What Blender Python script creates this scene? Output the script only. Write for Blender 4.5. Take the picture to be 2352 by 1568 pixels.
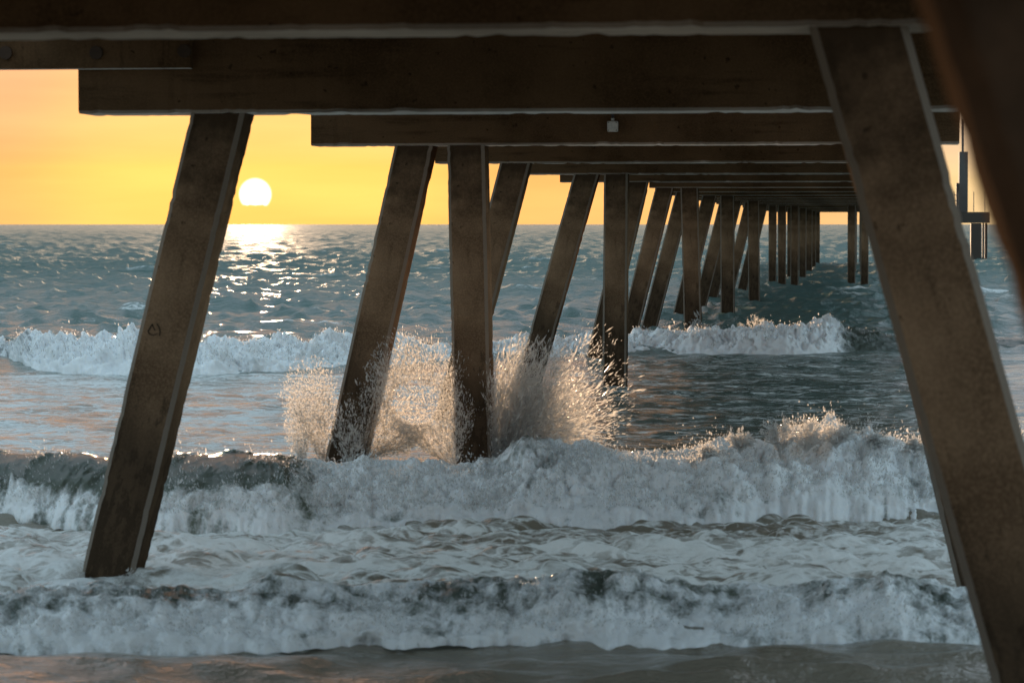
import bpy, math, random
import numpy as np
from mathutils import Vector, Matrix

for o in list(bpy.data.objects):
    bpy.data.objects.remove(o)
SC = bpy.context.scene
COL = SC.collection
rng = np.random.default_rng(11)
random.seed(11)

# ------------------------------------------------------------------ camera
# photo measured on a 2352 x 1568 raster; sea level is z = 0, the pier runs along +Y
W, H, F = 2352.0, 1568.0, 6533.0
HOR = 515.0                      # horizon row
CAMZ = 2.75
YAW = math.atan((1975 - W / 2) / F)          # pier axis vanishes at x = 1975
PITCH = math.atan((H / 2 - HOR) / F)
CAM = np.array([0.0, 0.0, CAMZ])
RIGHT = np.array([math.cos(YAW), math.sin(YAW), 0.0])
FWDH = np.array([-math.sin(YAW), math.cos(YAW), 0.0])
ZUP = np.array([0.0, 0.0, 1.0])
FWD = FWDH * math.cos(PITCH) - ZUP * math.sin(PITCH)
UP = FWDH * math.sin(PITCH) + ZUP * math.cos(PITCH)

cam_data = bpy.data.cameras.new('camera')
cam_data.sensor_width = 36.0
cam_data.lens = 36.0 * F / W
cam_data.clip_start = 0.1
cam_data.clip_end = 60000
cam_data.dof.use_dof = True
cam_data.dof.focus_distance = 50.0
cam_data.dof.aperture_fstop = 4.5
cam = bpy.data.objects.new('camera', cam_data)
COL.objects.link(cam)
cam.matrix_world = Matrix((
    (RIGHT[0], UP[0], -FWD[0], CAM[0]),
    (RIGHT[1], UP[1], -FWD[1], CAM[1]),
    (RIGHT[2], UP[2], -FWD[2], CAM[2]),
    (0, 0, 0, 1)))
SC.camera = cam

# ------------------------------------------------------------------ sun, sky, exposure
SUN_EL = math.atan((HOR - 447) / F)
SUN_AZ = YAW + math.atan((W / 2 - 587) / F)          # to the left of +Y
SUN_DIR = Vector((-math.sin(SUN_AZ) * math.cos(SUN_EL), math.cos(SUN_AZ) * math.cos(SUN_EL), math.sin(SUN_EL)))

world = bpy.data.worlds.new('World')
SC.world = world
world.use_nodes = True
wn, wl = world.node_tree.nodes, world.node_tree.links
wn.clear()
w_out = wn.new('ShaderNodeOutputWorld')
w_bg = wn.new('ShaderNodeBackground')
w_sky = wn.new('ShaderNodeTexSky')
w_sky.sky_type = 'NISHITA'
w_sky.sun_disc = False
w_sky.sun_elevation = math.radians(1.8)
w_sky.sun_rotation = -SUN_AZ
w_sky.altitude = 0
w_sky.air_density = 1.0
w_sky.dust_density = 1.0
w_sky.ozone_density = 1.0
w_bg.inputs['Strength'].default_value = 0.15
# the visible sun: a small bright disc on the sky around the sun's direction
w_tc = wn.new('ShaderNodeTexCoord')
w_dot = wn.new('ShaderNodeVectorMath'); w_dot.operation = 'DOT_PRODUCT'
w_dot.inputs[1].default_value = SUN_DIR
wl.new(w_tc.outputs['Generated'], w_dot.inputs[0])
SUN_R = 35.0 / F
w_disc = wn.new('ShaderNodeMapRange'); w_disc.interpolation_type = 'SMOOTHSTEP'
w_disc.inputs['From Min'].default_value = math.cos(SUN_R * 1.14)
w_disc.inputs['From Max'].default_value = math.cos(SUN_R * 0.88)
w_disc.inputs['To Max'].default_value = 1.8
wl.new(w_dot.outputs['Value'], w_disc.inputs['Value'])
w_add = wn.new('ShaderNodeMixRGB'); w_add.blend_type = 'ADD'; w_add.inputs[0].default_value = 1.0
w_col = wn.new('ShaderNodeMixRGB'); w_col.blend_type = 'MULTIPLY'; w_col.inputs[0].default_value = 1.0
w_col.inputs[2].default_value = (1.0, 1.1, 1.3, 1)
w_xyz = wn.new('ShaderNodeSeparateXYZ'); wl.new(w_tc.outputs['Generated'], w_xyz.inputs[0])
w_cn = wn.new('ShaderNodeTexNoise'); w_cn.inputs['Scale'].default_value = 260.0; w_cn.inputs['Detail'].default_value = 4.0
w_cm = wn.new('ShaderNodeMapping'); w_cm.inputs['Scale'].default_value = (1, 1, 0.2)
wl.new(w_tc.outputs['Generated'], w_cm.inputs['Vector']); wl.new(w_cm.outputs['Vector'], w_cn.inputs['Vector'])
w_ce = wn.new('ShaderNodeMath'); w_ce.operation = 'MULTIPLY_ADD'
w_ce.inputs[1].default_value = 0.0030; wl.new(w_cn.outputs['Fac'], w_ce.inputs[0]); wl.new(w_xyz.outputs['Z'], w_ce.inputs[2])
w_cut = wn.new('ShaderNodeMapRange'); w_cut.interpolation_type = 'SMOOTHSTEP'
w_cut.inputs['From Min'].default_value = 0.0077; w_cut.inputs['From Max'].default_value = 0.0085
wl.new(w_ce.outputs[0], w_cut.inputs['Value'])
w_dm = wn.new('ShaderNodeMath'); w_dm.operation = 'MULTIPLY'
wl.new(w_disc.outputs['Result'], w_dm.inputs[0]); wl.new(w_cut.outputs['Result'], w_dm.inputs[1])
wl.new(w_dm.outputs[0], w_col.inputs[1])
# evening air: the sky's huge range is compressed the way the photograph shows it
w_lift = wn.new('ShaderNodeMixRGB'); w_lift.blend_type = 'ADD'; w_lift.inputs[0].default_value = 1.0
w_lift.inputs[2].default_value = (0.25, 0.10, 0.12, 1)
w_sep = wn.new('ShaderNodeSeparateColor'); w_com = wn.new('ShaderNodeCombineColor')
wl.new(w_sky.outputs['Color'], w_lift.inputs[1])
wl.new(w_lift.outputs['Color'], w_sep.inputs['Color'])
for ch, gm in (('Red', 0.24), ('Green', 0.15), ('Blue', 0.22)):
    pw = wn.new('ShaderNodeMath'); pw.operation = 'POWER'; pw.inputs[1].default_value = gm
    wl.new(w_sep.outputs[ch], pw.inputs[0]); wl.new(pw.outputs[0], w_com.inputs[ch])
# warm glow of the sunset side of the sky, cool light from the rest
w_warm = wn.new('ShaderNodeMapRange'); w_warm.interpolation_type = 'SMOOTHSTEP'
w_warm.inputs['From Min'].default_value = math.cos(math.radians(20))
w_warm.inputs['From Max'].default_value = math.cos(math.radians(2))
wl.new(w_dot.outputs['Value'], w_warm.inputs['Value'])
w_tint = wn.new('ShaderNodeMixRGB')
w_tint.inputs[1].default_value = (0.80, 1.06, 1.23, 1)
w_tint.inputs[2].default_value = (0.88, 0.66, 0.42, 1)
wl.new(w_warm.outputs['Result'], w_tint.inputs[0])
w_mul = wn.new('ShaderNodeMixRGB'); w_mul.blend_type = 'MULTIPLY'; w_mul.inputs[0].default_value = 1.0
wl.new(w_com.outputs['Color'], w_mul.inputs[1]); wl.new(w_tint.outputs['Color'], w_mul.inputs[2])
w_st = wn.new('ShaderNodeMapping'); w_st.inputs['Scale'].default_value = (7, 7, 60)
w_sn = wn.new('ShaderNodeTexNoise'); w_sn.inputs['Scale'].default_value = 1.0; w_sn.inputs['Detail'].default_value = 5.0
wl.new(w_tc.outputs['Generated'], w_st.inputs['Vector']); wl.new(w_st.outputs['Vector'], w_sn.inputs['Vector'])
w_sr = wn.new('ShaderNodeMapRange'); w_sr.inputs['From Min'].default_value = 0.3; w_sr.inputs['From Max'].default_value = 0.7
w_sr.inputs['To Min'].default_value = 0.86; w_sr.inputs['To Max'].default_value = 1.10
wl.new(w_sn.outputs['Fac'], w_sr.inputs['Value'])
w_mu2 = wn.new('ShaderNodeMixRGB'); w_mu2.blend_type = 'MULTIPLY'; w_mu2.inputs[0].default_value = 1.0
wl.new(w_mul.outputs['Color'], w_mu2.inputs[1]); wl.new(w_sr.outputs['Result'], w_mu2.inputs[2])
# the sun's aureole
w_aur = wn.new('ShaderNodeMapRange'); w_aur.interpolation_type = 'SMOOTHERSTEP'
w_aur.inputs['From Min'].default_value = math.cos(math.radians(5.5))
w_aur.inputs['From Max'].default_value = 1.0
wl.new(w_dot.outputs['Value'], w_aur.inputs['Value'])
w_au2 = wn.new('ShaderNodeMixRGB'); w_au2.blend_type = 'MULTIPLY'; w_au2.inputs[0].default_value = 1.0
w_au2.inputs[2].default_value = (0.45, 0.28, 0.0, 1)
wl.new(w_aur.outputs['Result'], w_au2.inputs[1])
w_ad2 = wn.new('ShaderNodeMixRGB'); w_ad2.blend_type = 'ADD'; w_ad2.inputs[0].default_value = 1.0
wl.new(w_mu2.outputs['Color'], w_ad2.inputs[1])
wl.new(w_au2.outputs['Color'], w_ad2.inputs[2])
wl.new(w_ad2.outputs['Color'], w_add.inputs[1])
wl.new(w_col.outputs['Color'], w_add.inputs[2])
wl.new(w_add.outputs['Color'], w_bg.inputs['Color'])
wl.new(w_bg.outputs['Background'], w_out.inputs['Surface'])

sun_data = bpy.data.lights.new('sun_light', 'SUN')
sun_data.energy = 2.7
sun_data.specular_factor = 0.0
sun_data.angle = math.radians(0.9)
sun_data.color = (1.0, 0.66, 0.40)
sun = bpy.data.objects.new('sun_light', sun_data)
COL.objects.link(sun)
sun.rotation_euler = SUN_DIR.to_track_quat('Z', 'Y').to_euler()

SC.view_settings.view_transform = 'Standard'
SC.view_settings.look = 'None'
SC.view_settings.gamma = 1.0
SC.view_settings.use_curve_mapping = False
SC.view_settings.exposure = 2.1
SC.cycles.max_bounces = 8
SC.cycles.diffuse_bounces = 3
SC.cycles.glossy_bounces = 3
SC.cycles.transmission_bounces = 4
SC.cycles.transparent_max_bounces = 16
SC.cycles.sample_clamp_indirect = 6.0
SC.cycles.use_denoising = True

# ------------------------------------------------------------------ helpers
def ray(px, py):
    return FWD * F + RIGHT * (px - W / 2) + UP * (H / 2 - py)

def at_y(px, py, Y):
    """point of the photo's pixel on the upright plane y = Y"""
    d = ray(px, py)
    return CAM + d * ((Y - CAM[1]) / d[1])

def at_z(px, py, z=0.0):
    d = ray(px, py)
    return CAM + d * ((z - CAM[2]) / d[2])

def at_d(px, py, dist):
    """point of the pixel at the given distance along the level view axis"""
    d = ray(px, py)
    return CAM + d * (dist / float(np.dot(d, FWDH)))

def mesh_arrays(name, verts, faces, smooth=True):
    verts = np.asarray(verts, dtype=np.float32)
    faces = np.asarray(faces, dtype=np.int32)
    me = bpy.data.meshes.new(name)
    n, k = faces.shape
    me.vertices.add(len(verts)); me.vertices.foreach_set('co', verts.ravel())
    me.loops.add(n * k); me.loops.foreach_set('vertex_index', faces.ravel())
    me.polygons.add(n)
    me.polygons.foreach_set('loop_start', np.arange(0, n * k, k, dtype=np.int32))
    me.polygons.foreach_set('loop_total', np.full(n, k, dtype=np.int32))
    me.polygons.foreach_set('use_smooth', np.full(n, smooth, dtype=bool))
    me.update(calc_edges=True)
    return me

def add_attr(me, name, vals):
    a = me.attributes.new(name, 'FLOAT', 'POINT')
    a.data.foreach_set('value', np.asarray(vals, dtype=np.float32).ravel())

def link(name, me, mat=None, parent=None):
    o = bpy.data.objects.new(name, me)
    COL.objects.link(o)
    if mat is not None:
        me.materials.clear(); me.materials.append(mat)
    if parent is not None:
        o.parent = parent
    return o

def empty(name, loc=(0, 0, 0)):
    o = bpy.data.objects.new(name, None)
    COL.objects.link(o); o.location = loc
    return o

def tag(o, label=None, cat=None, group=None, kind=None):
    if label: o['label'] = label
    if cat: o['category'] = cat
    if group: o['group'] = group
    if kind: o['kind'] = kind
    return o

def grid_faces(nr, nc):
    i = np.arange(nr - 1)[:, None] * nc + np.arange(nc - 1)[None, :]
    return np.stack([i, i + 1, i + nc + 1, i + nc], -1).reshape(-1, 4)

def sstep(a, b, x):
    t = np.clip((x - a) / (b - a), 0, 1)
    return t * t * (3 - 2 * t)

# vectorised gradient noise
_perm = rng.permutation(256).astype(np.int32)
_perm = np.concatenate([_perm, _perm, _perm])
_g = rng.normal(size=(256, 3)); _g /= np.linalg.norm(_g, axis=1)[:, None]
_g = _g.astype(np.float32)
def noise3(x, y, z):
    x = np.asarray(x, np.float32); y = np.asarray(y, np.float32); z = np.asarray(z, np.float32)
    x, y, z = np.broadcast_arrays(x, y, z)
    xi = np.floor(x); yi = np.floor(y); zi = np.floor(z)
    xf = x - xi; yf = y - yi; zf = z - zi
    X = xi.astype(np.int32) & 255; Y = yi.astype(np.int32) & 255; Z = zi.astype(np.int32) & 255
    u = xf * xf * xf * (xf * (xf * 6 - 15) + 10)
    v = yf * yf * yf * (yf * (yf * 6 - 15) + 10)
    w = zf * zf * zf * (zf * (zf * 6 - 15) + 10)
    def c(dx, dy, dz):
        g = _g[_perm[_perm[_perm[X + dx] + Y + dy] + Z + dz]]
        return g[..., 0] * (xf - dx) + g[..., 1] * (yf - dy) + g[..., 2] * (zf - dz)
    a = c(0, 0, 0) * (1 - u) + c(1, 0, 0) * u
    b = c(0, 1, 0) * (1 - u) + c(1, 1, 0) * u
    a = a * (1 - v) + b * v
    d = c(0, 0, 1) * (1 - u) + c(1, 0, 1) * u
    e = c(0, 1, 1) * (1 - u) + c(1, 1, 1) * u
    d = d * (1 - v) + e * v
    return (a * (1 - w) + d * w) * 1.5
def fbm(x, y, z, octs=4, gain=0.5, mode=0):
    s = 0; a = 1.0; f = 1.0; t = 0
    for k in range(octs):
        n = noise3(x * f + 17.3 * k, y * f + 5.1 * k, z * f + 9.7 * k)
        if mode == 1: n = np.abs(n) * 2 - 0.55          # billows with creases
        if mode == 2: n = 0.55 - np.abs(n) * 2          # ridges
        s = s + a * n; t += a
        a *= gain; f *= 2.03
    return s / t

# ------------------------------------------------------------------ materials
def new_mat(name):
    m = bpy.data.materials.new(name); m.use_nodes = True
    nt = m.node_tree; nt.nodes.clear()
    out = nt.nodes.new('ShaderNodeOutputMaterial')
    return m, nt, out

class NB:
    """tiny node-building shorthand"""
    def __init__(self, nt): self.nt = nt
    def n(self, t, **kw):
        nd = self.nt.nodes.new(t)
        for k, v in kw.items(): setattr(nd, k, v)
        return nd
    def l(self, a, b): self.nt.links.new(a, b)
    def coord(self, kind='Object', scale=(1, 1, 1)):
        tc = self.n('ShaderNodeTexCoord'); mp = self.n('ShaderNodeMapping')
        mp.inputs['Scale'].default_value = scale
        self.l(tc.outputs[kind], mp.inputs['Vector'])
        return mp.outputs['Vector']
    def noise(self, vec, scale, detail=4, rough=0.55, dist=0.0):
        t = self.n('ShaderNodeTexNoise')
        t.inputs['Scale'].default_value = scale; t.inputs['Detail'].default_value = detail
        t.inputs['Roughness'].default_value = rough; t.inputs['Distortion'].default_value = dist
        self.l(vec, t.inputs['Vector'])
        return t.outputs['Fac']
    def ramp(self, fac, a, b, c0=0.0, c1=1.0, smooth=True):
        m = self.n('ShaderNodeMapRange')
        if smooth: m.interpolation_type = 'SMOOTHSTEP'
        m.inputs['From Min'].default_value = a; m.inputs['From Max'].default_value = b
        m.inputs['To Min'].default_value = c0; m.inputs['To Max'].default_value = c1
        self.l(fac, m.inputs['Value'])
        return m.outputs['Result']
    def math(self, op, a, b=None):
        m = self.n('ShaderNodeMath', operation=op)
        for i, v in enumerate((a, b)):
            if v is None: continue
            if isinstance(v, (int, float)): m.inputs[i].default_value = v
            else: self.l(v, m.inputs[i])
        return m.outputs[0]
    def mix(self, fac, a, b):
        m = self.n('ShaderNodeMixRGB')
        for i, v in enumerate((fac, a, b)):
            if isinstance(v, (int, float)): m.inputs[i].default_value = v
            elif isinstance(v, tuple): m.inputs[i].default_value = (*v, 1)
            else: self.l(v, m.inputs[i])
        return m.outputs['Color']
    def mixs(self, fac, a, b):
        m = self.n('ShaderNodeMixShader')
        if isinstance(fac, (int, float)): m.inputs[0].default_value = fac
        else: self.l(fac, m.inputs[0])
        self.l(a, m.inputs[1]); self.l(b, m.inputs[2])
        return m.outputs[0]
    def bump(self, h, strength, dist):
        b = self.n('ShaderNodeBump')
        b.inputs['Strength'].default_value = strength; b.inputs['Distance'].default_value = dist
        self.l(h, b.inputs['Height'])
        return b.outputs['Normal']
    def principled(self, col, rough, normal=None, **kw):
        p = self.n('ShaderNodeBsdfPrincipled')
        if isinstance(col, tuple): p.inputs['Base Color'].default_value = (*col, 1)
        else: self.l(col, p.inputs['Base Color'])
        if isinstance(rough, (int, float)): p.inputs['Roughness'].default_value = rough
        else: self.l(rough, p.inputs['Roughness'])
        if normal is not None: self.l(normal, p.inputs['Normal'])
        for k, v in kw.items(): p.inputs[k.replace('_', ' ')].default_value = v
        return p.outputs[0]

def concrete(name, light, dark, growth=True, lit_under=False, edge_lit=0.7):
    """weathered concrete; pile objects have their origin at the pile's top, z down the pile"""
    m, nt, out = new_mat(name); b = NB(nt)
    v = b.coord('Object')
    big = b.noise(v, 1.1, 5, 0.6)
    col = b.mix(b.ramp(big, 0.3, 0.7), dark, light)
    vs = b.coord('Object', (9, 9, 0.9))
    streak = b.noise(vs, 1.0, 4, 0.6)
    col = b.mix(b.math('MULTIPLY', b.ramp(streak, 0.50, 0.72), 0.7), col, tuple(c * 0.45 for c in dark))
    pits = b.noise(v, 16, 2, 0.5)
    pit = b.ramp(pits, 0.68, 0.74)
    col = b.mix(b.math('MULTIPLY', pit, 0.75), col, tuple(c * 0.25 for c in dark))
    fine = b.noise(v, 70, 3, 0.6)
    col = b.mix(b.ramp(fine, 0.35, 0.75, 0.0, 0.35), col, tuple(min(1, c * 1.5) for c in light))
    if growth:
        sep = b.n('ShaderNodeSeparateXYZ'); tc = b.n('ShaderNodeTexCoord')
        b.l(tc.outputs['Object'], sep.inputs[0])
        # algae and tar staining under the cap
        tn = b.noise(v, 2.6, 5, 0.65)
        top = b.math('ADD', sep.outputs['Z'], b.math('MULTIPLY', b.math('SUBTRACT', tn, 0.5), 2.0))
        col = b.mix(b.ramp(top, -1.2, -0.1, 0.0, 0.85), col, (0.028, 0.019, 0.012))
        # barnacle and weed patches towards the tide line
        gn = b.noise(b.coord('Object', (1, 1, 0.4)), 9.0, 7, 0.75)
        gz = b.ramp(sep.outputs['Z'], -3.4, -1.2, 0.17, -0.10, False)
        gm = b.ramp(b.math('ADD', gn, gz), 0.60, 0.68)
        col = b.mix(b.math('MULTIPLY', gm, 0.6), col, (0.035, 0.024, 0.014))
        wet = b.math('ADD', sep.outputs['Z'], b.math('MULTIPLY', b.noise(b.coord('Object', (1, 1, 0.3)), 3.0, 5, 0.6), 0.9))
        col = b.mix(b.ramp(wet, -1.5, -2.5, 0.0, 0.8), col, (0.045, 0.032, 0.022))
        # paler chamfers: light caught by the arrises is painted into the colour
        nx = b.n('ShaderNodeSeparateXYZ'); b.l(tc.outputs['Normal'], nx.inputs[0])
        ar = b.math('MULTIPLY', b.math('ABSOLUTE', nx.outputs['X']), b.math('ABSOLUTE', nx.outputs['Y']))
        col = b.mix(b.ramp(ar, 0.3, 0.45, 0.0, edge_lit), col, (0.34, 0.29, 0.24))
    if lit_under:
        # light thrown up by the water is painted in: pale underside, dark upright faces
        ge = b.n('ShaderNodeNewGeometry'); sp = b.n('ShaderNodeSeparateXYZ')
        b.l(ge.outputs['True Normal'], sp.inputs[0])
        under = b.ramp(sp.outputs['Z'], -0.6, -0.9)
        bounce_col = b.mix(b.ramp(big, 0.3, 0.7), (0.55, 0.50, 0.44), (0.76, 0.71, 0.64))
        col = b.mix(b.math('MULTIPLY', under, b.ramp(streak, 0.72, 0.55, 0.45, 1.0)), col, bounce_col)
    h = b.math('SUBTRACT', b.math('ADD', b.math('MULTIPLY', fine, 0.3), b.math('MULTIPLY', big, 0.6)), pit)
    nrm = b.bump(h, 0.5, 0.02)
    df = b.n('ShaderNodeBsdfDiffuse'); df.inputs['Roughness'].default_value = 0.6
    b.l(col, df.inputs['Color']); b.l(nrm, df.inputs['Normal'])
    b.l(df.outputs[0], out.inputs['Surface'])
    return m

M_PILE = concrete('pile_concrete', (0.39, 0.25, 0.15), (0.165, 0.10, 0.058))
M_PILE_DARK = concrete('dark_pile_concrete', (0.15, 0.095, 0.06), (0.08, 0.052, 0.034), edge_lit=0.0)  # darker concrete for the pile closest to the camera, without pale edges
M_CAP = concrete('cap_concrete', (0.15, 0.09, 0.048), (0.07, 0.041, 0.021), growth=False, lit_under=True)
M_DECK = concrete('deck_concrete', (0.22, 0.18, 0.14), (0.14, 0.11, 0.085), growth=False)

def plain(name, col, rough, metal=0.0):
    m, nt, out = new_mat(name); b = NB(nt)
    v = b.coord('Object')
    n = b.noise(v, 30, 4)
    c = b.mix(b.ramp(n, 0.3, 0.75), tuple(x * 0.75 for x in col), col)
    b.l(b.principled(c, rough, b.bump(n, 0.2, 0.004), Metallic=metal), out.inputs['Surface'])
    return m
M_BOLT = plain('rusty_iron', (0.06, 0.035, 0.02), 0.7, 0.4)
M_PVC = plain('pale_plastic', (0.62, 0.62, 0.58), 0.5)
M_PIPE = plain('dark_conduit', (0.03, 0.028, 0.028), 0.5)
M_STEEL = plain('weathered_steel', (0.13, 0.12, 0.11), 0.95)
M_DARK = plain('tarred_timber', (0.07, 0.05, 0.038), 0.8)
M_SAND = plain('wet_sand', (0.22, 0.17, 0.12), 0.5)

def foam_shader(b, nrm=None, sss=False):
    if sss:
        # thick froth: light wanders through it
        p = b.principled((0.90, 0.92, 0.94), 0.75, nrm, Subsurface_Weight=1.0, Subsurface_Scale=0.03, Specular_IOR_Level=0.2)
        p.node.inputs['Subsurface Radius'].default_value = (1.0, 0.95, 0.9)
        return p
    d = b.n('ShaderNodeBsdfDiffuse'); d.inputs['Color'].default_value = (0.88, 0.90, 0.92, 1)
    t = b.n('ShaderNodeBsdfTranslucent'); t.inputs['Color'].default_value = (0.85, 0.85, 0.83, 1)
    if nrm is not None:
        b.l(nrm, d.inputs['Normal']); b.l(nrm, t.inputs['Normal'])
    return b.mixs(0.25, d.outputs[0], t.outputs[0])

def sea_material():
    m, nt, out = new_mat('sea_water'); b = NB(nt)
    at = b.n('ShaderNodeAttribute', attribute_name='foam')
    silt = b.n('ShaderNodeAttribute', attribute_name='silt')
    v1 = b.coord('Object', (0.75, 1.0, 1.0))
    n1 = b.noise(v1, 2.2, 6, 0.62, 0.4)
    n2 = b.noise(v1, 9.0, 4, 0.6, 0.2)
    n3 = b.noise(b.coord('Object', (0.8, 1.0, 1.0)), 34.0, 3, 0.6)
    far = b.n('ShaderNodeAttribute', attribute_name='unresolved')
    n0 = b.noise(b.coord('Object', (0.45, 1.0, 1.0)), 0.30, 6, 0.6, 0.3)
    h = b.math('ADD', b.math('ADD', b.math('MULTIPLY', n1, b.ramp(far.outputs['Fac'], 0, 0.3, 0.10, 0.30)), b.math('MULTIPLY', n2, 0.05)), b.math('MULTIPLY', n3, 0.014))
    h = b.math('ADD', h, b.math('MULTIPLY', b.math('MULTIPLY', n0, far.outputs['Fac']), 3.2))
    nrm = b.bump(h, 1.0, 0.55)
    col = b.mix(silt.outputs['Fac'], (0.10, 0.17, 0.155), (0.25, 0.22, 0.17))
    water = b.principled(col, b.ramp(far.outputs['Fac'], 0, 1, 0.09, 0.65, False), nrm, IOR=1.33, Specular_IOR_Level=0.4)
    # lacy foam: cells broken by fine noise
    fn = b.noise(b.coord('Object', (0.55, 1.0, 1.0)), 3.2, 7, 0.68, 0.8)
    lace = b.math('ABSOLUTE', b.math('SUBTRACT', b.noise(b.coord('Object', (0.6, 1.0, 1.0)), 5.0, 3, 0.5, 1.0), 0.5))
    lace = b.ramp(lace, 0.0, 0.10, 0.16, 0.0)
    k = b.math('ADD', b.math('ADD', fn, lace), at.outputs['Fac'])
    mask = b.ramp(k, 0.92, 1.24)
    foam = foam_shader(b, b.bump(b.math('ADD', n3, b.math('MULTIPLY', fn, 2.0)), 0.6, 0.03))
    b.l(b.mixs(mask, water, foam), out.inputs['Surface'])
    return m
M_SEA = sea_material()

def breaker_material():
    m, nt, out = new_mat('breaking_water'); b = NB(nt)
    at = b.n('ShaderNodeAttribute', attribute_name='foam')
    v = b.coord('Object')
    n2 = b.noise(v, 12.0, 4, 0.6)
    n3 = b.noise(v, 45.0, 3, 0.6)
    nw = b.bump(b.math('ADD', b.math('MULTIPLY', n2, 0.05), b.math('MULTIPLY', n3, 0.015)), 1.0, 0.5)
    p = b.principled((0.13, 0.155, 0.13), 0.16, nw, IOR=1.33)
    t = b.n('ShaderNodeBsdfTranslucent'); t.inputs['Color'].default_value = (0.40, 0.44, 0.33, 1)
    water = b.mixs(0.35, p, t.outputs[0])
    fn = b.noise(b.coord('Object', (1, 1, 0.6)), 6.5, 6, 0.7, 0.5)
    mask = b.ramp(b.math('ADD', b.math('ADD', fn, b.math('MULTIPLY', b.math('SUBTRACT', n3, 0.5), 0.5)), at.outputs['Fac']), 0.78, 1.32)
    foam = foam_shader(b, b.bump(b.math('ADD', n3, n2), 0.5, 0.02), True)
    b.l(b.mixs(mask, water, foam), out.inputs['Surface'])
    return m
M_BREAK = breaker_material()

def spray_material():
    m, nt, out = new_mat('spray_drops'); b = NB(nt)
    d = b.n('ShaderNodeBsdfDiffuse'); d.inputs['Color'].default_value = (0.82, 0.83, 0.84, 1)
    t = b.n('ShaderNodeBsdfTranslucent'); t.inputs['Color'].default_value = (0.92, 0.90, 0.86, 1)
    g = b.n('ShaderNodeBsdfGlossy'); g.inputs['Roughness'].default_value = 0.2
    g.inputs['Color'].default_value = (0.9, 0.9, 0.9, 1)
    s = b.mixs(0.10, b.mixs(0.7, d.outputs[0], t.outputs[0]), g.outputs[0])
    tr = b.n('ShaderNodeBsdfTransparent')
    s = b.mixs(0.32, s, tr.outputs[0])
    b.l(s, out.inputs['Surface'])
    return m
M_SPRAY = spray_material()

# ------------------------------------------------------------------ sea surface
def wave_bank(n, lmin, lmax, spread, seed):
    r = np.random.default_rng(seed)
    lam = np.exp(r.uniform(math.log(lmin), math.log(lmax), n))
    ang = r.normal(0, spread, n)
    return lam, ang, r.uniform(0, 2 * math.pi, n)

BANK_A = wave_bank(56, 1.1, 8.0, math.radians(33), 3)
BANK_B = wave_bank(52, 0.34, 2.6, math.radians(50), 4)

def bank_height(bank, X, Y, cell, power):
    """height and horizontal crest-sharpening drift of a sum of sine waves"""
    lam, ang, ph = bank
    amp = lam ** power
    amp = amp / math.sqrt((amp ** 2).sum() / 2)
    h = np.zeros_like(X); dx = np.zeros_like(X); dy = np.zeros_like(X)
    for L, a, p, A in zip(lam, ang, ph, amp):
        k = 2 * math.pi / L
        lod = np.clip(L / (1.2 * cell) - 0.6, 0.0, 1.0)
        th = k * (np.sin(a) * X + np.cos(a) * Y) + p
        h += A * lod * np.sin(th)
        c = A * lod * np.cos(th)
        dx += np.sin(a) * c; dy += np.cos(a) * c
    return h, dx, dy

def flat_row(X, Y):
    """photo row and column of a point lying on the flat sea"""
    d = X * FWDH[0] + Y * FWDH[1]
    l = X * RIGHT[0] + Y * RIGHT[1]
    d = np.maximum(d, 1.0)
    return W / 2 + F * l / d, HOR + F * CAMZ / d, d

def sea_height(X, Y, cell_x, cell_y):
    px, q, d = flat_row(X, Y)
    off = sstep(52, 85, d)
    cl = cell_x + cell_y * 0.05
    hA, xA, yA = bank_height(BANK_A, X, Y, cl, 0.75)
    hB, xB, yB = bank_height(BANK_B, X, Y, cl, 0.55)
    kA = 0.022 + 0.050 * off; kB = 0.014 + 0.052 * off + 0.009 * (1 - sstep(18.5, 19.5, d))
    h = hA * kA + hB * kB
    dx = 0.85 * (xA * kA + xB * kB); dy = 0.85 * (yA * kA + yB * kB)
    # foamy churn between the two near breakers
    churn = sstep(20.3, 21.6, d) * (1 - sstep(26.5, 29, d))
    h = h + churn * (0.15 * fbm(X * 1.1, Y * 1.9, 0.3 * X, 3, 0.5, 1) + 0.022 * fbm(X * 5, Y * 7, 0.0 * X, 3))
    # the surface dips under the bores' fronts
    h = h - 0.055 * sstep(18.2, 18.8, d) * (1 - sstep(19.6, 20.4, d)) - 0.03 * sstep(25.9, 26.6, d) * (1 - sstep(28.0, 29.0, d))
    return h, dx, dy, hA * off

def sea_foam(X, Y):
    px, q, d = flat_row(X, Y)
    f = np.full_like(X, -0.12)
    def band(q0, q1, s, val, x0=-9e9, x1=9e9, sx=150):
        w = sstep(q0 - s, q0 + s, q) * (1 - sstep(q1 - s, q1 + s, q))
        w = w * sstep(x0 - sx, x0 + sx, px) * (1 - sstep(x1 - sx, x1 + sx, px))
        return w * val
    f += band(1185, 1400, 25, 0.70)
    f += band(1380, 1480, 20, 0.35)
    f += band(1190, 1240, 15, -0.16, 900, 1900)
    f += band(850, 1060, 15, 0.62, -9e9, 1250)
    f += band(1470, 1600, 10, 0.42, -9e9, 900, 300)
    f += band(800, 1080, 20, 0.48, 1250, 9e9)
    f += band(725, 800, 8, 0.34, -9e9, 1500)
    f += band(640, 800, 10, 0.28, 1750, 9e9)
    f += band(560, 700, 20, 0.06)
    f += 0.22 * fbm(X * 0.5, Y * 1.1, 0 * X, 4)
    return f

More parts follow.
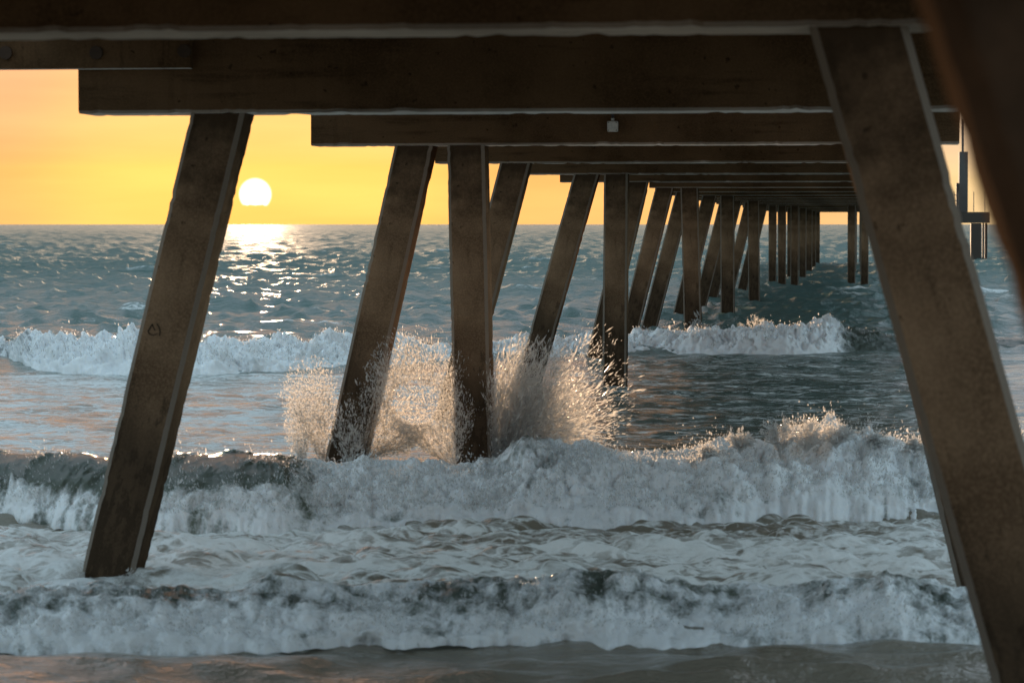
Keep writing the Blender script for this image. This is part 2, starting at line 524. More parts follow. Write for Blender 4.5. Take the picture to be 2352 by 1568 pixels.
NC, NR = 620, 980
u_in = np.linspace(-0.245, 0.245, NC - 60)
u_out = np.linspace(0.26, 1.6, 30) ** 1.0
u = np.concatenate([-u_out[::-1], u_in, u_out])
NC = len(u)
q_rows = np.concatenate([np.linspace(1420, 60, int(NR * 0.86)), np.geomspace(60, 0.6, NR - int(NR * 0.86) + 1)[1:]])
d_rows = F * CAMZ / q_rows
D, U = np.meshgrid(d_rows, u, indexing='ij')
X = CAM[0] + D * (FWDH[0] + RIGHT[0] * U)
Y = CAM[1] + D * (FWDH[1] + RIGHT[1] * U)
cell_x = np.abs(np.gradient(U, axis=1)) * D
cell_y = np.abs(np.gradient(D, axis=0))
Z, DX, DY, CRE = sea_height(X, Y, cell_x, cell_y)
fade = 1 - sstep(2500, 9000, D)
Z = Z * fade
# sandy shallows run up the beach in front of the camera
foam = sea_foam(X, Y) + 0.55 * sstep(1.5, 2.8, CRE)
silt = 0.9 * (1 - sstep(19, 45, D)) + 0.25 * (1 - sstep(40, 110, D))
sea_me = mesh_arrays('sea', np.stack([X + DX * fade, Y + DY * fade, Z], -1).reshape(-1, 3), grid_faces(len(d_rows), NC)[:, ::-1])
add_attr(sea_me, 'foam', foam)
add_attr(sea_me, 'silt', np.clip(silt, 0, 1))
add_attr(sea_me, 'unresolved', np.clip((D - 30) / 150, 0, 1))
sea = tag(link('sea', sea_me, M_SEA), 'choppy grey green sea running in under the pier', kind='structure')

# beach behind the camera
bx = np.linspace(-400, 400, 90); by = np.linspace(-300, 19, 90)
BX, BY = np.meshgrid(bx, by)
BZ = np.clip(1.15 - 0.11 * BY, -0.9, 4.5) + 0.05 * fbm(BX * 0.2, BY * 0.2, 0 * BX, 3)
BZ = np.where(BY > 8.0, np.minimum(BZ, -0.35), BZ)
beach = tag(link('beach', mesh_arrays('beach', np.stack([BX, BY, BZ], -1).reshape(-1, 3), grid_faces(90, 90)), M_SAND),
            'damp sand beach sloping down to the water', kind='structure')

# ------------------------------------------------------------------ breakers
def interp_ctrl(ctrl, px):
    c = np.array(ctrl, dtype=float)
    return [np.interp(px, c[:, 0], c[:, k]) for k in range(1, c.shape[1])]

def breaker(name, ctrl, ns, nt_, lump, label, olive, seed, curl=0.0, patch=0.3):
    """ctrl rows: (px, toe row, crest row, metres toe->crest, metres crest->back, foam)"""
    x0, x1 = ctrl[0][0], ctrl[-1][0]
    px = np.linspace(x0, x1, ns)
    toe, crest, b1, b2, fo = interp_ctrl(ctrl, px)
    ker = np.hanning(31); ker /= ker.sum()
    def sm(a):
        return np.convolve(np.pad(a, 15, mode='edge'), ker, mode='valid')
    toe, crest, b1, b2, fo = map(sm, (toe, crest, b1, b2, fo))
    dt = F * CAMZ / (toe - HOR)                      # the toe lies on the flat sea
    lat = (px - W / 2) / F
    hc = CAMZ - (crest - HOR) * (dt + b1) / F        # crest height at its own distance
    ls = lat * dt + seed
    var = 0.30 * fbm(ls * 0.9, ls * 0 + 2.2, ls * 0, 3) + 0.22 * np.maximum(fbm(ls * 4.2, ls * 0 + 7.2, ls * 0, 3), -0.1)
    if name == 'plunging_breaker': var = var * (0.3 + 0.7 * sstep(600, 800, px))
    hc = np.maximum(hc, 0.02) * (1 + 1.5 * var * np.clip(fo * 1.3, 0.25, 1))
    t = np.linspace(0, 1, nt_)
    T, S = np.meshgrid(t, px, indexing='ij')
    tf = 0.62                                        # share of the rows on the face
    a = np.clip(T / tf, 0, 1); back = np.clip((T - tf) / (1 - tf), 0, 1)
    # face: bulging front rising to the crest; back: long slope
    prof = np.sin(a * math.pi / 2) ** 0.85
    hz = np.where(T <= tf, prof, np.cos(back * math.pi / 2) ** 1.3)
    dd = np.where(T <= tf, (a ** 1.35 if curl == 0 else a ** (1.35 - curl)) * b1[None, :], b1[None, :] + back * b2[None, :])
    d = dt[None, :] + dd
    z = hz * hc[None, :] - 0.075 * (1 - a) - 0.12 * back ** 2
    latg = np.broadcast_to(lat[None, :], d.shape)
    P = np.stack([CAM[0] + d * (FWDH[0] + RIGHT[0] * latg), CAM[1] + d * (FWDH[1] + RIGHT[1] * latg), z], -1)
    x, y, zz = P[..., 0] + seed, P[..., 1], P[..., 2]
    foamg = np.broadcast_to(fo[None, :], d.shape)
    ol = np.array(olive(T, S), dtype=float)
    fm = np.clip(foamg * (1 - ol), -0.4, 1.2)
    # soft billows with falling streaks; froth is thin enough in places to show the water
    fall = np.clip(hz * 1.6, 0.15, 1)
    b_ = 1.9 * fbm(x * 1.0, y * 1.0, zz * 1.6, 2, 0.5, 0) + 0.9 * fbm(x * 2.6, y * 2.6, zz * 3.2, 2, 0.5, 1)
    drag = x * 9.0 + 1.6 * fbm(x * 1.5, T * 2.5, y * 0.5, 2)
    st_ = fbm(drag, T * 2.2, y * 0.8, 4, 0.6)
    fm = fm + (patch * fbm(x * 1.5, y * 1.5, zz * 2.2, 4, 0.6) + 0.9 * patch * st_) * (0.4 + 0.6 * (a < 1))
    smooth_k = np.clip(fm * 1.6, 0.12, 1.0)
    big_m = 0.5 + 0.5 * np.clip(2.0 * noise3(x * 0.8, y * 0.8, zz + 4.4), -1, 1)
    c_ = fbm(x * 6, y * 6, zz * 7, 3, 0.55, 1) * (0.35 + 0.9 * big_m)
    f_ = fbm(x * 24, y * 24, zz * 24, 2, 0.6, 0) * (0.3 + 0.9 * (1 - big_m))
    disp = (b_ * lump + c_ * lump * 0.5 + f_ * lump * 0.20 + st_ * lump * 0.13) * fall * smooth_k
    dirv = -FWDH * 0.75 + ZUP * 0.65
    P = P + disp[..., None] * dirv
    # ragged toe: fingers running forward along the water
    toe_w = np.exp(-(T / 0.10) ** 2)
    P = P - (toe_w * (0.75 * fbm(x[:1] * 1.1, y[:1] * 0, zz[:1] * 0, 5, 0.62)))[..., None] * FWDH
    me = mesh_arrays(name, P.reshape(-1, 3), grid_faces(nt_, ns)[:, ::-1])
    add_attr(me, 'foam', fm)
    o = tag(link(name, me, M_BREAK), label, kind='structure')
    return P, fm

W1 = [(-400, 1486, 1352, 1.15, 1.0, 0.75), (0, 1486, 1362, 1.15, 1.0, 0.75), (190, 1484, 1350, 1.2, 1.0, 0.8), (300, 1482, 1350, 1.2, 1.0, 0.7),
      (470, 1476, 1360, 1.2, 1.0, 0.75), (640, 1474, 1340, 1.2, 1.0, 0.85), (900, 1470, 1362, 1.2, 1.0, 0.8), (1120, 1467, 1330, 1.2, 1.0, 0.75),
      (1260, 1466, 1330, 1.2, 1.0, 0.75), (1350, 1466, 1318, 1.2, 1.0, 0.75), (1560, 1458, 1344, 1.2, 1.0, 0.85), (1850, 1470, 1348, 1.2, 1.0, 0.85),
      (2050, 1474, 1330, 1.2, 1.0, 0.85), (2250, 1474, 1348, 1.2, 1.0, 0.8), (2800, 1474, 1340, 1.2, 1.0, 0.8)]
def ol1(T, S):
    w = fbm(S / 120.0 + 1.5 * T, T * 5 + 3.0, S / 300.0, 4, 0.6)
    return np.clip(0.24 + 0.7 * w, 0, 0.7) * sstep(0.26 + 0.1 * w, 0.42 + 0.1 * w, T) * (1 - 0.8 * sstep(0.66, 0.75, T))
P1, f1 = breaker('shore_breaker', W1, 1100, 92, 0.11, 'low foamy wave breaking nearest the camera along the shallows', ol1, 0.0, patch=0.45)

W2 = [(-500, 1170, 1034, 1.3, 2.0, 0.62), (0, 1176, 1036, 1.3, 2.0, 0.62), (160, 1202, 1044, 1.3, 2.0, 0.66), (240, 1212, 1052, 1.4, 2.0, 0.68),
      (430, 1216, 1054, 1.6, 2.0, 0.72), (660, 1212, 1046, 1.8, 2.0, 0.8), (760, 1208, 1050, 2.2, 2.0, 0.9), (880, 1200, 1048, 2.4, 2.0, 0.95),
      (1080, 1196, 1072, 2.6, 2.0, 0.95), (1150, 1196, 1048, 2.6, 2.0, 0.9), (1200, 1196, 1020, 2.6, 1.8, 0.85), (1280, 1200, 1036, 2.6, 1.8, 0.9), (1450, 1202, 1040, 2.5, 1.8, 0.95),
      (1560, 1202, 1058, 2.4, 1.8, 0.9), (1680, 1198, 1018, 2.3, 1.8, 0.95), (1790, 1190, 1004, 2.2, 1.8, 0.95), (1900, 1188, 990, 2.1, 1.8, 0.92),
      (2060, 1186, 1004, 2.0, 1.8, 0.85), (2150, 1184, 1004, 2.0, 1.8, 0.85), (2500, 1184, 1020, 2.0, 1.8, 0.8), (2800, 1184, 1030, 2.0, 1.8, 0.8)]
def ol2(T, S):
    left = 1 - sstep(620, 760, S)
    k = left * 0.95 * sstep(0.20, 0.34, T)
    dome = np.exp(-((S - 1205) / 60.0) ** 2) * sstep(0.36, 0.46, T) * 0.5
    gap = 0.4 * (np.exp(-((S - 1600) / 110.0) ** 2) + np.exp(-((S - 900) / 90.0) ** 2)) * sstep(0.03, 0.08, T) * (1 - sstep(0.16, 0.26, T))
    back = sstep(0.66, 0.72, T) * 0.3
    k = k * (1 - 0.75 * sstep(0.63, 0.68, T))
    return np.clip(k + dome + gap + back, 0, 1)
P2, f2 = breaker('plunging_breaker', W2, 1350, 120, 0.15, 'largest breaking wave bursting against the two middle piles', ol2, 31.0, patch=0.55)

W3 = [(-500, 812, 774, 1.6, 3.0, 0.3), (0, 816, 775, 1.8, 3.0, 0.75), (60, 842, 774, 2.2, 3.0, 0.95), (150, 856, 772, 2.4, 3.0, 1.0), (330, 864, 768, 2.6, 3.0, 1.0),
      (470, 864, 788, 2.6, 3.0, 1.0), (600, 856, 790, 2.6, 3.0, 1.0), (700, 850, 788, 2.6, 3.0, 0.95), (800, 838, 778, 2.6, 3.0, 0.9), (1000, 830, 785, 2.6, 3.0, 0.8),
      (1250, 822, 782, 2.6, 3.0, 0.8), (1440, 810, 774, 2.4, 3.0, 0.95), (1530, 808, 758, 2.6, 3.0, 1.0), (1690, 814, 758, 2.6, 3.0, 1.0), (1800, 818, 752, 2.6, 3.0, 1.0),
      (1910, 812, 740, 2.4, 3.0, 1.0), (1945, 806, 752, 2.2, 3.0, 0.3), (2080, 806, 775, 2.2, 3.0, 0.0), (2800, 806, 782, 2.2, 3.0, 0.2)]
ol3 = lambda T, S: 0.7 * sstep(0.66, 0.74, T) + 0 * S
P3, f3 = breaker('outer_breaker', W3, 1100, 76, 0.27, 'farther line of white broken wave behind the splash', ol3, 77.0)

# ------------------------------------------------------------------ pier
S_BENT, Y1 = 9.0, 12.27
def bent_y(i): return Y1 + S_BENT * (i - 1)
Z_CAP = CAMZ + 0.845
CAP_H, CAP_W = 0.75, 0.54
PW = 0.41

pier = empty('pier', (-2.5, 100, 0))
tag(pier, 'long concrete pier seen from beneath with leaning square piles and heavy crossbeams', 'pier')
PIER_INV = Matrix.Translation((2.5, -100, 0))
def part(name, me, mat, mw, parent=pier):
    o = link(name, me, mat)
    o.parent = parent
    o.matrix_parent_inverse = PIER_INV
    o.matrix_basis = mw
    return o

def rough_prism(length, w, h, step, ch, chip, seed, axis_z=True):
    """chamfered square bar along local -z (origin at its top), arrises chipped"""
    r = np.random.default_rng(seed)
    n = max(2, int(length / step) + 1)
    zs = -np.linspace(0, length, n)
    a, b = w / 2, h / 2
    ring = np.array([(-a + ch, -b), (a - ch, -b), (a, -b + ch), (a, b - ch), (a - ch, b), (-a + ch, b), (-a, b - ch), (-a, -b + ch)])
    V = np.zeros((n, 8, 3))
    V[:, :, :2] = ring[None]
    V[:, :, 2] = zs[:, None]
    # each arris (pair of ring points) is worn back by its own amount along the bar
    for c, (i, j, sx, sy) in enumerate(((0, 7, 1, 1), (1, 2, -1, 1), (3, 4, -1, -1), (5, 6, 1, -1))):
        nz = noise3(zs * 3.1 + 50 * c, np.full(n, seed * 1.37), np.full(n, 0.5)) + 0.9 * noise3(zs * 19 + 9 * c, np.full(n, seed * 0.71), np.full(n, 3.5))
        wear = chip * (np.clip(nz - 0.25, 0.0, 1.0) + 0.10 * r.random(n))
        for k in (i, j):
            V[:, k, 0] += sx * wear
            V[:, k, 1] += sy * wear
    f = []
    i = np.arange(n - 1)[:, None] * 8
    k = np.arange(8)[None, :]
    f = np.stack([i + k, i + (k + 1) % 8, i + 8 + (k + 1) % 8, i + 8 + k], -1).reshape(-1, 4)
    caps = []
    for base, rev in ((0, False), ((n - 1) * 8, True)):
        q = [[0, 1, 2, 3], [0, 3, 4, 7], [4, 5, 6, 7]]
        for t in q:
            t = [base + x for x in t]
            caps.append(t if rev else t[::-1])
    f = np.concatenate([f[:, ::-1], np.array(caps)])
    return mesh_arrays('prism', V.reshape(-1, 3), f, smooth=False)

pile_count = [0]
def pile(name, i, top, bot, Y=None, w=PW, step=0.045, zbot=-1.6, label=None, lean_y=0.0, mat=None):
    """top, bot: photo pixels of the middle of the pile's front face on the bent's plane"""
    Yb = bent_y(i) if Y is None else Y
    yf = Yb + (CAP_W - w) / 2
    A = at_y(top[0], top[1], yf); B = at_y(bot[0], bot[1], yf)
    ax = (B - A) / (B[2] - A[2])                       # per metre of height
    T = A + ax * (Z_CAP + 0.004 - A[2]); E = A + ax * (zbot - A[2])
    T[1] += w / 2; E[1] += w / 2 + lean_y
    L = float(np.linalg.norm(T - E))
    zax = Vector((T - E) / L)
    xax = Vector((1, 0, 0)); xax = (xax - zax * xax.dot(zax)).normalized()
    yax = zax.cross(xax)
    pile_count[0] += 1
    far = Yb > 70
    # run the pile a little into the cap so the slanted top is closed
    ext = 0.10
    me = rough_prism(L + ext, w, w, step if not far else 0.6, 0.034, 0.013 if not far else 0.004, pile_count[0])
    Tp = Vector(T) + zax * ext
    mw = Matrix(((xax.x, yax.x, zax.x, Tp.x), (xax.y, yax.y, zax.y, Tp.y), (xax.z, yax.z, zax.z, Tp.z), (0, 0, 0, 1)))
    o = part(name, me, mat or M_PILE, mw)
    if label: o['label'] = label
    return o, T, E

def cap(i, xl, xr, ch=CAP_H, label=None):
    Yb = bent_y(i)
    L = xr - xl
    me = rough_prism(L, CAP_W, ch, 0.05 if Yb < 60 else 2.0, 0.022, 0.018 if Yb < 60 else 0.002, 200 + i)
    # local -z runs along +x
    zax = Vector((-1, 0, 0)); xax = Vector((0, 1, 0)); yax = zax.cross(xax)
    p = Vector((xl, Yb + CAP_W / 2, Z_CAP + ch / 2))
    mw = Matrix(((xax.x, yax.x, zax.x, p.x), (xax.y, yax.y, zax.y, p.y), (xax.z, yax.z, zax.z, p.z), (0, 0, 0, 1)))
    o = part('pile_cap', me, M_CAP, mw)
    if label: o['label'] = label
    return o

XL, XR = -6.03, 1.03
for i in range(-1, 24):
    if i > 14 and i % 2: continue
    left = XL
    if i == 2: left = at_y(180, 258, bent_y(2))[0]
    if i == 3: left = at_y(714, 330, bent_y(3))[0]
    if i == 4: left = at_y(999, 365, bent_y(4))[0]
    if i == 7: left = at_y(1491, 432, bent_y(7))[0]
    if i == 8: left = at_y(1547, 444, bent_y(8))[0]
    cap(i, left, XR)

# leaning and upright piles of the near bents (front-face centres read off the photo)
pile('batter_pile', 0, (2572, 0), (2829, 770), label='dark blurred pile closest to the camera', mat=M_PILE_DARK)
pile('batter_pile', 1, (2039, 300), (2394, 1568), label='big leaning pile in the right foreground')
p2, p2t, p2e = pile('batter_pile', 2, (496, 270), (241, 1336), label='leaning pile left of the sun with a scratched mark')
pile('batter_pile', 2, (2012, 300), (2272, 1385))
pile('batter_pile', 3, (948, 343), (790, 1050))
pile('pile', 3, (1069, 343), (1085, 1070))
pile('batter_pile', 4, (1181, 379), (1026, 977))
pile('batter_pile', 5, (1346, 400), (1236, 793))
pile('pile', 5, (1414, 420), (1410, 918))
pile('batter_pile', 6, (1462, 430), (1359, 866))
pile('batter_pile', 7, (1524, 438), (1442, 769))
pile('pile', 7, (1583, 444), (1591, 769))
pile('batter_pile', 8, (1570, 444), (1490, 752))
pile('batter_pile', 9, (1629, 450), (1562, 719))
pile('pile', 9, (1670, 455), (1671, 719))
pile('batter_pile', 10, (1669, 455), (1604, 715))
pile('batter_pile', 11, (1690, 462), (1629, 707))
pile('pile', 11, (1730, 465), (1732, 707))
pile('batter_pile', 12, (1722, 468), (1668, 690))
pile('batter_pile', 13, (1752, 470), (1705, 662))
for i in range(3, 14):
    s = F / bent_y(i)
    tx = 1982 + 0.22 * s
    ty = HOR - 0.845 * s
    pile('batter_pile', i, (tx, ty), (tx + 0.24 * 2.75 * s, ty + 2.75 * s))
for i in (14, 16, 18, 20, 22):
    for x in (-4.03, -3.57, -3.0, -0.42, 0.20):
        k = bent_y(14)
        pxx = 1975 + x * F / k
        A = at_y(pxx, 480, k)
        xx = A[0] + rng.normal(0, 0.04)
        L = Z_CAP + 1.6
        me = rough_prism(L, 0.36, 0.36, 0.8, 0.03, 0.004, 400 + i)
        part('pile', me, M_PILE, Matrix.Translation((xx, bent_y(i) + CAP_W / 2, Z_CAP + 0.004)))

def box_mesh(sx, sy, sz, bev=0.0):
    import bmesh
    bm = bmesh.new()
    bmesh.ops.create_cube(bm, size=1.0)
    bmesh.ops.scale(bm, vec=(sx, sy, sz), verts=bm.verts)
    if bev:
        bmesh.ops.bevel(bm, geom=bm.edges[:], offset=bev, segments=2, affect='EDGES', profile=0.6)
    me = bpy.data.meshes.new('box'); bm.to_mesh(me); bm.free()
    return me

def cyl_mesh(r, depth, seg=12, r2=None):
    import bmesh
    bm = bmesh.new()
    bmesh.ops.create_cone(bm, cap_ends=True, segments=seg, radius1=r, radius2=r if r2 is None else r2, depth=depth)
    me = bpy.data.meshes.new('cyl'); bm.to_mesh(me); bm.free()
    for p in me.polygons: p.use_smooth = len(p.vertices) == 4
    return me

# deck slabs, one per span, resting on the caps
Z_DECK = Z_CAP + CAP_H + 0.003
ys = [bent_y(i) for i in range(-1, 24) if not (i > 14 and i % 2)]
ys = [ys[0] - 4.5] + [y + CAP_W / 2 for y in ys] + [ys[-1] + 1.2]
for a, b in zip(ys[:-1], ys[1:]):
    me = box_mesh(XR - XL + 0.3, b - a - 0.012, 0.38, 0.012)
    part('deck_slab', me, M_DECK, Matrix.Translation(((XL + XR) / 2, (a + b) / 2, Z_DECK + 0.19)))

# short beam bolted across the front of the second cap, running out to the left
yb = bent_y(2)
oa = at_y(436, 157, yb - 0.10)
ob = at_y(-700, 168, yb - 0.10)
oh = 0.34
me = box_mesh(oa[0] - ob[0], 0.10, oh, 0.008)
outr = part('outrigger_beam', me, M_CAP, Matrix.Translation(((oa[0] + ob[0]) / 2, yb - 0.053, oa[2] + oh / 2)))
for bx_, by_ in ((222, 122), (424, 118), (14, 122)):
    p = at_y(bx_, by_, yb - 0.103)
    bo = link('bolt', cyl_mesh(0.052, 0.03, 10), M_BOLT)
    bo.parent = outr
    bo.matrix_parent_inverse = outr.matrix_basis.inverted()      # the bolt keeps its place on the beam
    bo.matrix_basis = Matrix.Translation((p[0], yb - 0.112, p[2])) @ Matrix.Rotation(math.pi / 2, 4, 'X')

# scratched mark on the front of the leaning pile by the sun: thin dark strokes
def strokes(lines, Yp, wd):
    V, Fc = [], []
    for ln in lines:
        pts = [at_y(300 / 1.0629 + zx / 9.8 / 1.0629, 740 / 1.0629 + zy / 9.8 / 1.0629, Yp) for zx, zy in ln]
        for a, b in zip(pts[:-1], pts[1:]):
            t = (b - a); t /= np.linalg.norm(t); s = np.array([t[2], 0, -t[0]]) * wd
            k = len(V)
            for e in (0, -0.006):
                for p in (a - s, a + s, b + s, b - s):
                    V.append(p + np.array([0, e, 0]))
            Fc += [[k + 4, k + 5, k + 6, k + 7], [k, k + 1, k + 5, k + 4], [k + 1, k + 2, k + 6, k + 5], [k + 2, k + 3, k + 7, k + 6], [k + 3, k, k + 4, k + 7]]
    return mesh_arrays('strokes', V, Fc, smooth=False)
mk_me = strokes([[(705, 500), (650, 590), (600, 690)], [(705, 500), (735, 580), (775, 655)], [(612, 700), (665, 752), (740, 765), (815, 730)],
                 [(820, 490), (872, 590), (895, 680), (880, 780)]], bent_y(2) + (CAP_W - PW) / 2 + 0.001, 0.004)
mk = link('scratched_mark', mk_me, M_BOLT)
mk.parent = p2; mk.matrix_parent_inverse = p2.matrix_basis.inverted()

# junction box with conduit on the third cap
yb = bent_y(3)
jp = at_y(1408, 291, yb)
jb = tag(empty('junction_box', (jp[0], yb, jp[2])), 'small pale square electrical box with dark conduit on the third crossbeam', 'electrical box')
def jpart(name, me, mat, off, rot=None, parent=None):
    o = link(name, me, mat, jb if parent is None else parent)
    o.location = off
    if rot: o.rotation_euler = rot
    return o
bxx = jpart('box', box_mesh(0.112, 0.07, 0.112, 0.012), M_PVC, (0, -0.037, 0))
for sx in (-1, 1):
    for sz in (-1, 1):
        jpart('screw', cyl_mesh(0.006, 0.006, 8), M_PIPE, (sx * 0.042, -0.0375, sz * 0.042), (math.pi / 2, 0, 0), bxx)
jpart('fitting', cyl_mesh(0.017, 0.03, 12), M_PVC, (0, -0.037, 0.073))
jpart('conduit', cyl_mesh(0.014, 0.42, 12), M_PIPE, (0, -0.037, 0.298))

# ------------------------------------------------------------------ far pier head at the right edge
PD = 224.6
def hp(px, py): return at_d(px, py, PD)
o0 = hp(2240, 595)
head = tag(empty('offshore_platform', (o0[0], o0[1], 0)), 'distant dark platform on piles seen between the right foreground piles', 'platform')
HI = Matrix.Translation((-o0[0], -o0[1], 0))
def hbox(name, x0, x1, y0, y1, depth, mat, back=0.0):
    a = hp(x0, y1); b = hp(x1, y0)
    sx = (b[0] - a[0]); sz = b[2] - a[2]
    o = link(name, box_mesh(abs(sx), depth, abs(sz), 0.01), mat, head)
    o.matrix_parent_inverse = HI
    o.matrix_basis = Matrix.Translation(((a[0] + b[0]) / 2, o0[1] + depth / 2 + back, (a[2] + b[2]) / 2))
    return o
hbox('platform', 2192, 2274, 487, 512, 7.0, M_DARK)
hbox('pile', 2229, 2254, 512.5, 640, 0.86, M_DARK)
hbox('pile', 2256, 2261, 512.5, 640, 0.3, M_DARK, 0.5)
hbox('pile', 2263, 2270, 512.5, 640, 0.3, M_DARK, 1.5)
hbox('tower_wall', 2205, 2226, 347, 486.5, 2.5, M_STEEL, 2.0)
hbox('post', 2212, 2218, 270, 346.5, 0.25, M_STEEL, 3.0)
hbox('cabinet', 2197, 2204.5, 420, 486.5, 0.6, M_DARK, 1.0)
for yy in (447, 460, 473):
    hbox('rail', 2190, 2204, yy, yy + 2, 0.08, M_STEEL, 0.2)
for xx in (2190.5, 2201, 2236, 2262):
    hbox('rail_post', xx, xx + 2, 440, 486.5, 0.08, M_STEEL, 0.3)

# ------------------------------------------------------------------ spray
OCT_V = np.array([(1, 0, 0), (-0.5, 0.87, 0), (-0.5, -0.87, 0), (0, 0, 1), (0, 0, -1)], float)
OCT_F = np.array([(0, 1, 3), (1, 2, 3), (2, 0, 3), (1, 0, 4), (2, 1, 4), (0, 2, 4)])
def drops(name, pos, rad, direc, stretch, label):
    """one mesh of many drops and water threads; direc = flight direction, stretch = length/width"""
    n = len(pos)
    t = direc / np.maximum(np.linalg.norm(direc, axis=1), 1e-6)[:, None]
    ref = np.where(np.abs(t[:, 2:3]) > 0.9, np.array([[1.0, 0, 0]]), np.array([[0, 0, 1.0]]))
    a = np.cross(t, ref); a /= np.linalg.norm(a, axis=1)[:, None]
    b = np.cross(t, a)
    V = (OCT_V[None, :, 0, None] * a[:, None, :] + OCT_V[None, :, 1, None] * b[:, None, :]) * rad[:, None, None] \
        + OCT_V[None, :, 2, None] * t[:, None, :] * (rad * stretch)[:, None, None] + pos[:, None, :]
    Fc = (np.arange(n)[:, None, None] * 5 + OCT_F[None]).reshape(-1, 3)
    me = mesh_arrays(name, V.reshape(-1, 3), Fc, smooth=True)
    return tag(link(name, me, M_SPRAY), label, kind='stuff')

def plume(n, px, py, Y, ang0, ang1, reach, r0, tight, seed, ydir=-0.25, gap=None, radmm=(2.6, 7), str_=(2, 9), g=0.35, jit=2.5):
    """drops thrown in a fan from the foot of a pile; angles measured from the right, upwards"""
    r = np.random.default_rng(seed)
    base = at_y(px, py, Y)
    # clumped: choose jets, then drops along each jet
    nj = max(30, n // 60)
    ja = r.uniform(ang0, ang1, nj); jy = r.normal(ydir, 0.35, nj); jr = r.uniform(0.65, 1.05, nj)
    k = r.integers(0, nj, n)
    an = np.radians(ja[k] + r.normal(0, jit, n))
    R = np.interp(np.degrees(an), *reach) * jr[k]
    s = r.uniform(0.0, 1.0, n) ** tight
    dist = r0 + (R - r0) * s
    X = np.cos(an) * dist; Z = np.sin(an) * dist - g * (dist / np.maximum(R, 0.1)) ** 2 * 0.35
    Yo = jy[k] * dist * 0.5 + r.normal(0, 0.04, n)
    pos = base[None] + np.stack([X, Yo, Z], -1)
    dz = np.sin(an) - g * 0.7 * dist / np.maximum(R, 0.1) ** 2 * 1.0
    direc = np.stack([np.cos(an), jy[k] * 0.5, dz], -1) + r.normal(0, 0.2, (n, 3))
    rad = r.lognormal(math.log(radmm[0]), 0.55, n) / 1000.0
    rad = np.minimum(rad, radmm[1] / 1000 * 2)
    st = r.uniform(*str_, n)
    keep = pos[:, 2] > -0.1
    if gap is not None: keep &= gap(pos)
    return pos[keep], rad[keep], direc[keep], st[keep]

def merge(*ps): return [np.concatenate(c) for c in zip(*ps)]
Y3 = bent_y(3)
sp_left = merge(
    plume(11000, 745, 1075, Y3 + 0.2, 82, 116, ([82, 100, 115, 125], [1.25, 1.35, 1.1, 0.5]), 0.02, 0.62, 1, str_=(1.2, 4)),
    plume(4000, 700, 1080, Y3 + 0.1, 80, 112, ([80, 100, 115], [0.8, 0.95, 0.5]), 0.0, 0.8, 2, str_=(1.2, 4)),
    plume(2500, 800, 1070, Y3 - 0.15, 60, 120, ([60, 90, 120], [0.5, 0.95, 0.9]), 0.0, 0.8, 3, str_=(1.5, 6)))
drops('sea_spray', *sp_left, 'sunlit spray thrown up left of the leaning pile in the middle')
def hole(P):
    c = at_y(950, 925, Y3)
    return (((P[:, 0] - c[0]) / 0.27) ** 2 + ((P[:, 2] - c[2]) / 0.24) ** 2 > 1) | (np.random.default_rng(5).random(len(P)) < 0.22)
sp_mid = merge(
    plume(18000, 838, 1060, Y3 + 0.25, 26, 88, ([25, 40, 60, 80, 90], [0.7, 1.15, 1.5, 1.5, 1.1]), 0.03, 0.58, 6, gap=hole, str_=(1.5, 6)),
    plume(15000, 1036, 1075, Y3 + 0.2, 84, 140, ([84, 95, 110, 125, 140], [1.4, 1.65, 1.7, 1.5, 0.9]), 0.03, 0.55, 7, gap=hole, str_=(1.5, 6)),
    plume(3000, 1040, 1085, Y3 - 0.1, 70, 110, ([70, 90, 110], [0.9, 1.25, 0.9]), 0.0, 0.8, 8, str_=(1.5, 5)))
drops('sea_spray', *sp_mid, 'arch of spray between the leaning and the upright middle piles')
sp_right = merge(
    plume(36000, 1130, 1075, Y3 + 0.2, 14, 88, ([10, 25, 45, 60, 75, 88], [1.0, 1.25, 1.45, 1.6, 1.6, 1.4]), 0.06, 0.75, 9, str_=(1.5, 10), radmm=(2.7, 7), jit=3.5),
    plume(6000, 1150, 1060, Y3 + 0.3, 10, 65, ([10, 30, 65], [1.2, 1.75, 2.1]), 0.2, 0.8, 10, str_=(1.5, 10), radmm=(2.7, 7), jit=4.0))
drops('sea_spray', *sp_right, 'fan of orange backlit spray right of the upright middle pile')
sp_far = merge(
    plume(900, 1600, 775, bent_y(7) - 0.2, 20, 150, ([20, 90, 150], [0.5, 0.7, 0.5]), 0.02, 0.8, 11, str_=(1.2, 5), radmm=(5, 10)),
    plume(900, 1730, 765, bent_y(7) + 1.5, 30, 150, ([30, 90, 150], [0.5, 0.6, 0.5]), 0.02, 0.8, 12, str_=(1.2, 5), radmm=(5, 10)))
drops('sea_spray', *sp_far, 'small splash at the foot of the upright pile behind the farther wave')
sp_foot = merge(
    plume(2500, 190, 1356, bent_y(2) + 0.0, 40, 150, ([40, 100, 150], [0.2, 0.3, 0.26]), 0.0, 0.9, 13, str_=(1.1, 3), radmm=(2.5, 6)),
    plume(2500, 300, 1356, bent_y(2) + 0.0, 30, 140, ([30, 80, 140], [0.26, 0.3, 0.2]), 0.0, 0.9, 14, str_=(1.1, 3), radmm=(2.5, 6)))
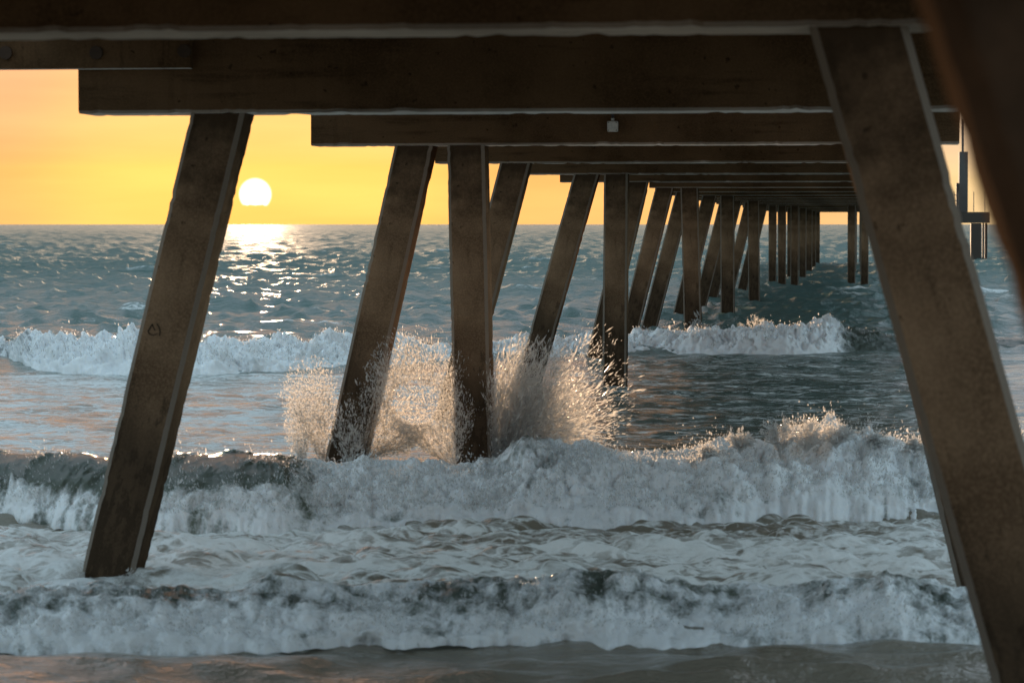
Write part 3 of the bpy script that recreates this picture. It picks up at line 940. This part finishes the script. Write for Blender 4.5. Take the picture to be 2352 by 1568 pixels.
drops('sea_spray', *sp_foot, 'flecks of foam around the foot of the near left leaning pile')

def crest_drops(P, fm, n, rows, seed, rise, rad, label, sel=None, st=(1, 4)):
    r = np.random.default_rng(seed)
    nr, nc = fm.shape
    i = r.integers(int(rows[0] * nr), int(rows[1] * nr), n); j = r.integers(0, nc, n)
    w = fm[i, j]
    cl = fbm(P[i, j, 0] * 2.3, P[i, j, 1] * 0.4, 0 * w + seed, 3)
    ok = (r.random(n) < np.clip(w, 0, 1)) & (cl > r.uniform(-0.35, 0.35, n))
    if sel is not None: ok &= sel(P[i, j])
    i, j, cl = i[ok], j[ok], cl[ok]
    m = len(i)
    pos = P[i, j].copy()
    up = r.exponential(1.0, m) * rise * np.clip(0.35 + 1.6 * np.clip(cl, 0, 1), 0.2, 2)
    dv = np.stack([r.normal(0, 0.35, m), r.normal(-0.35, 0.3, m), np.abs(r.normal(0.9, 0.3, m))], -1)
    pos = pos + dv * up[:, None]
    rd = r.lognormal(math.log(rad), 0.45, m) / 1000
    return drops('sea_spray', pos, rd, dv, r.uniform(*st, m), label)
crest_drops(P1, f1, 22000, (0.15, 0.6), 21, 0.022, 3.2, 'fine spray and foam flecks over the wave nearest the camera')
crest_drops(P2, f2, 90000, (0.12, 0.66), 22, 0.075, 3.8, 'spray tossed from the crest of the largest breaking wave')
crest_drops(P3, f3, 24000, (0.2, 0.66), 23, 0.07, 7.0, 'spray along the farther line of broken wave')
# burst at the right of the largest wave
sp_b = merge(*[plume(2600, bx_, by_, 27.6 + 0.1 * k_, 50, 120, ([50, 90, 120], [rr * 0.8, rr, rr * 0.8]), 0.02, 0.8, 40 + k_, str_=(1.2, 5), radmm=(3.0, 8))
               for k_, (bx_, by_, rr) in enumerate(((1620, 1060, 0.30), (1700, 1040, 0.36), (1790, 1040, 0.52), (1850, 1040, 0.5), (1920, 1030, 0.42), (2010, 1030, 0.3), (2100, 1040, 0.3)))])
drops('sea_spray', *sp_b, 'white burst of spray beside the right foreground pile')
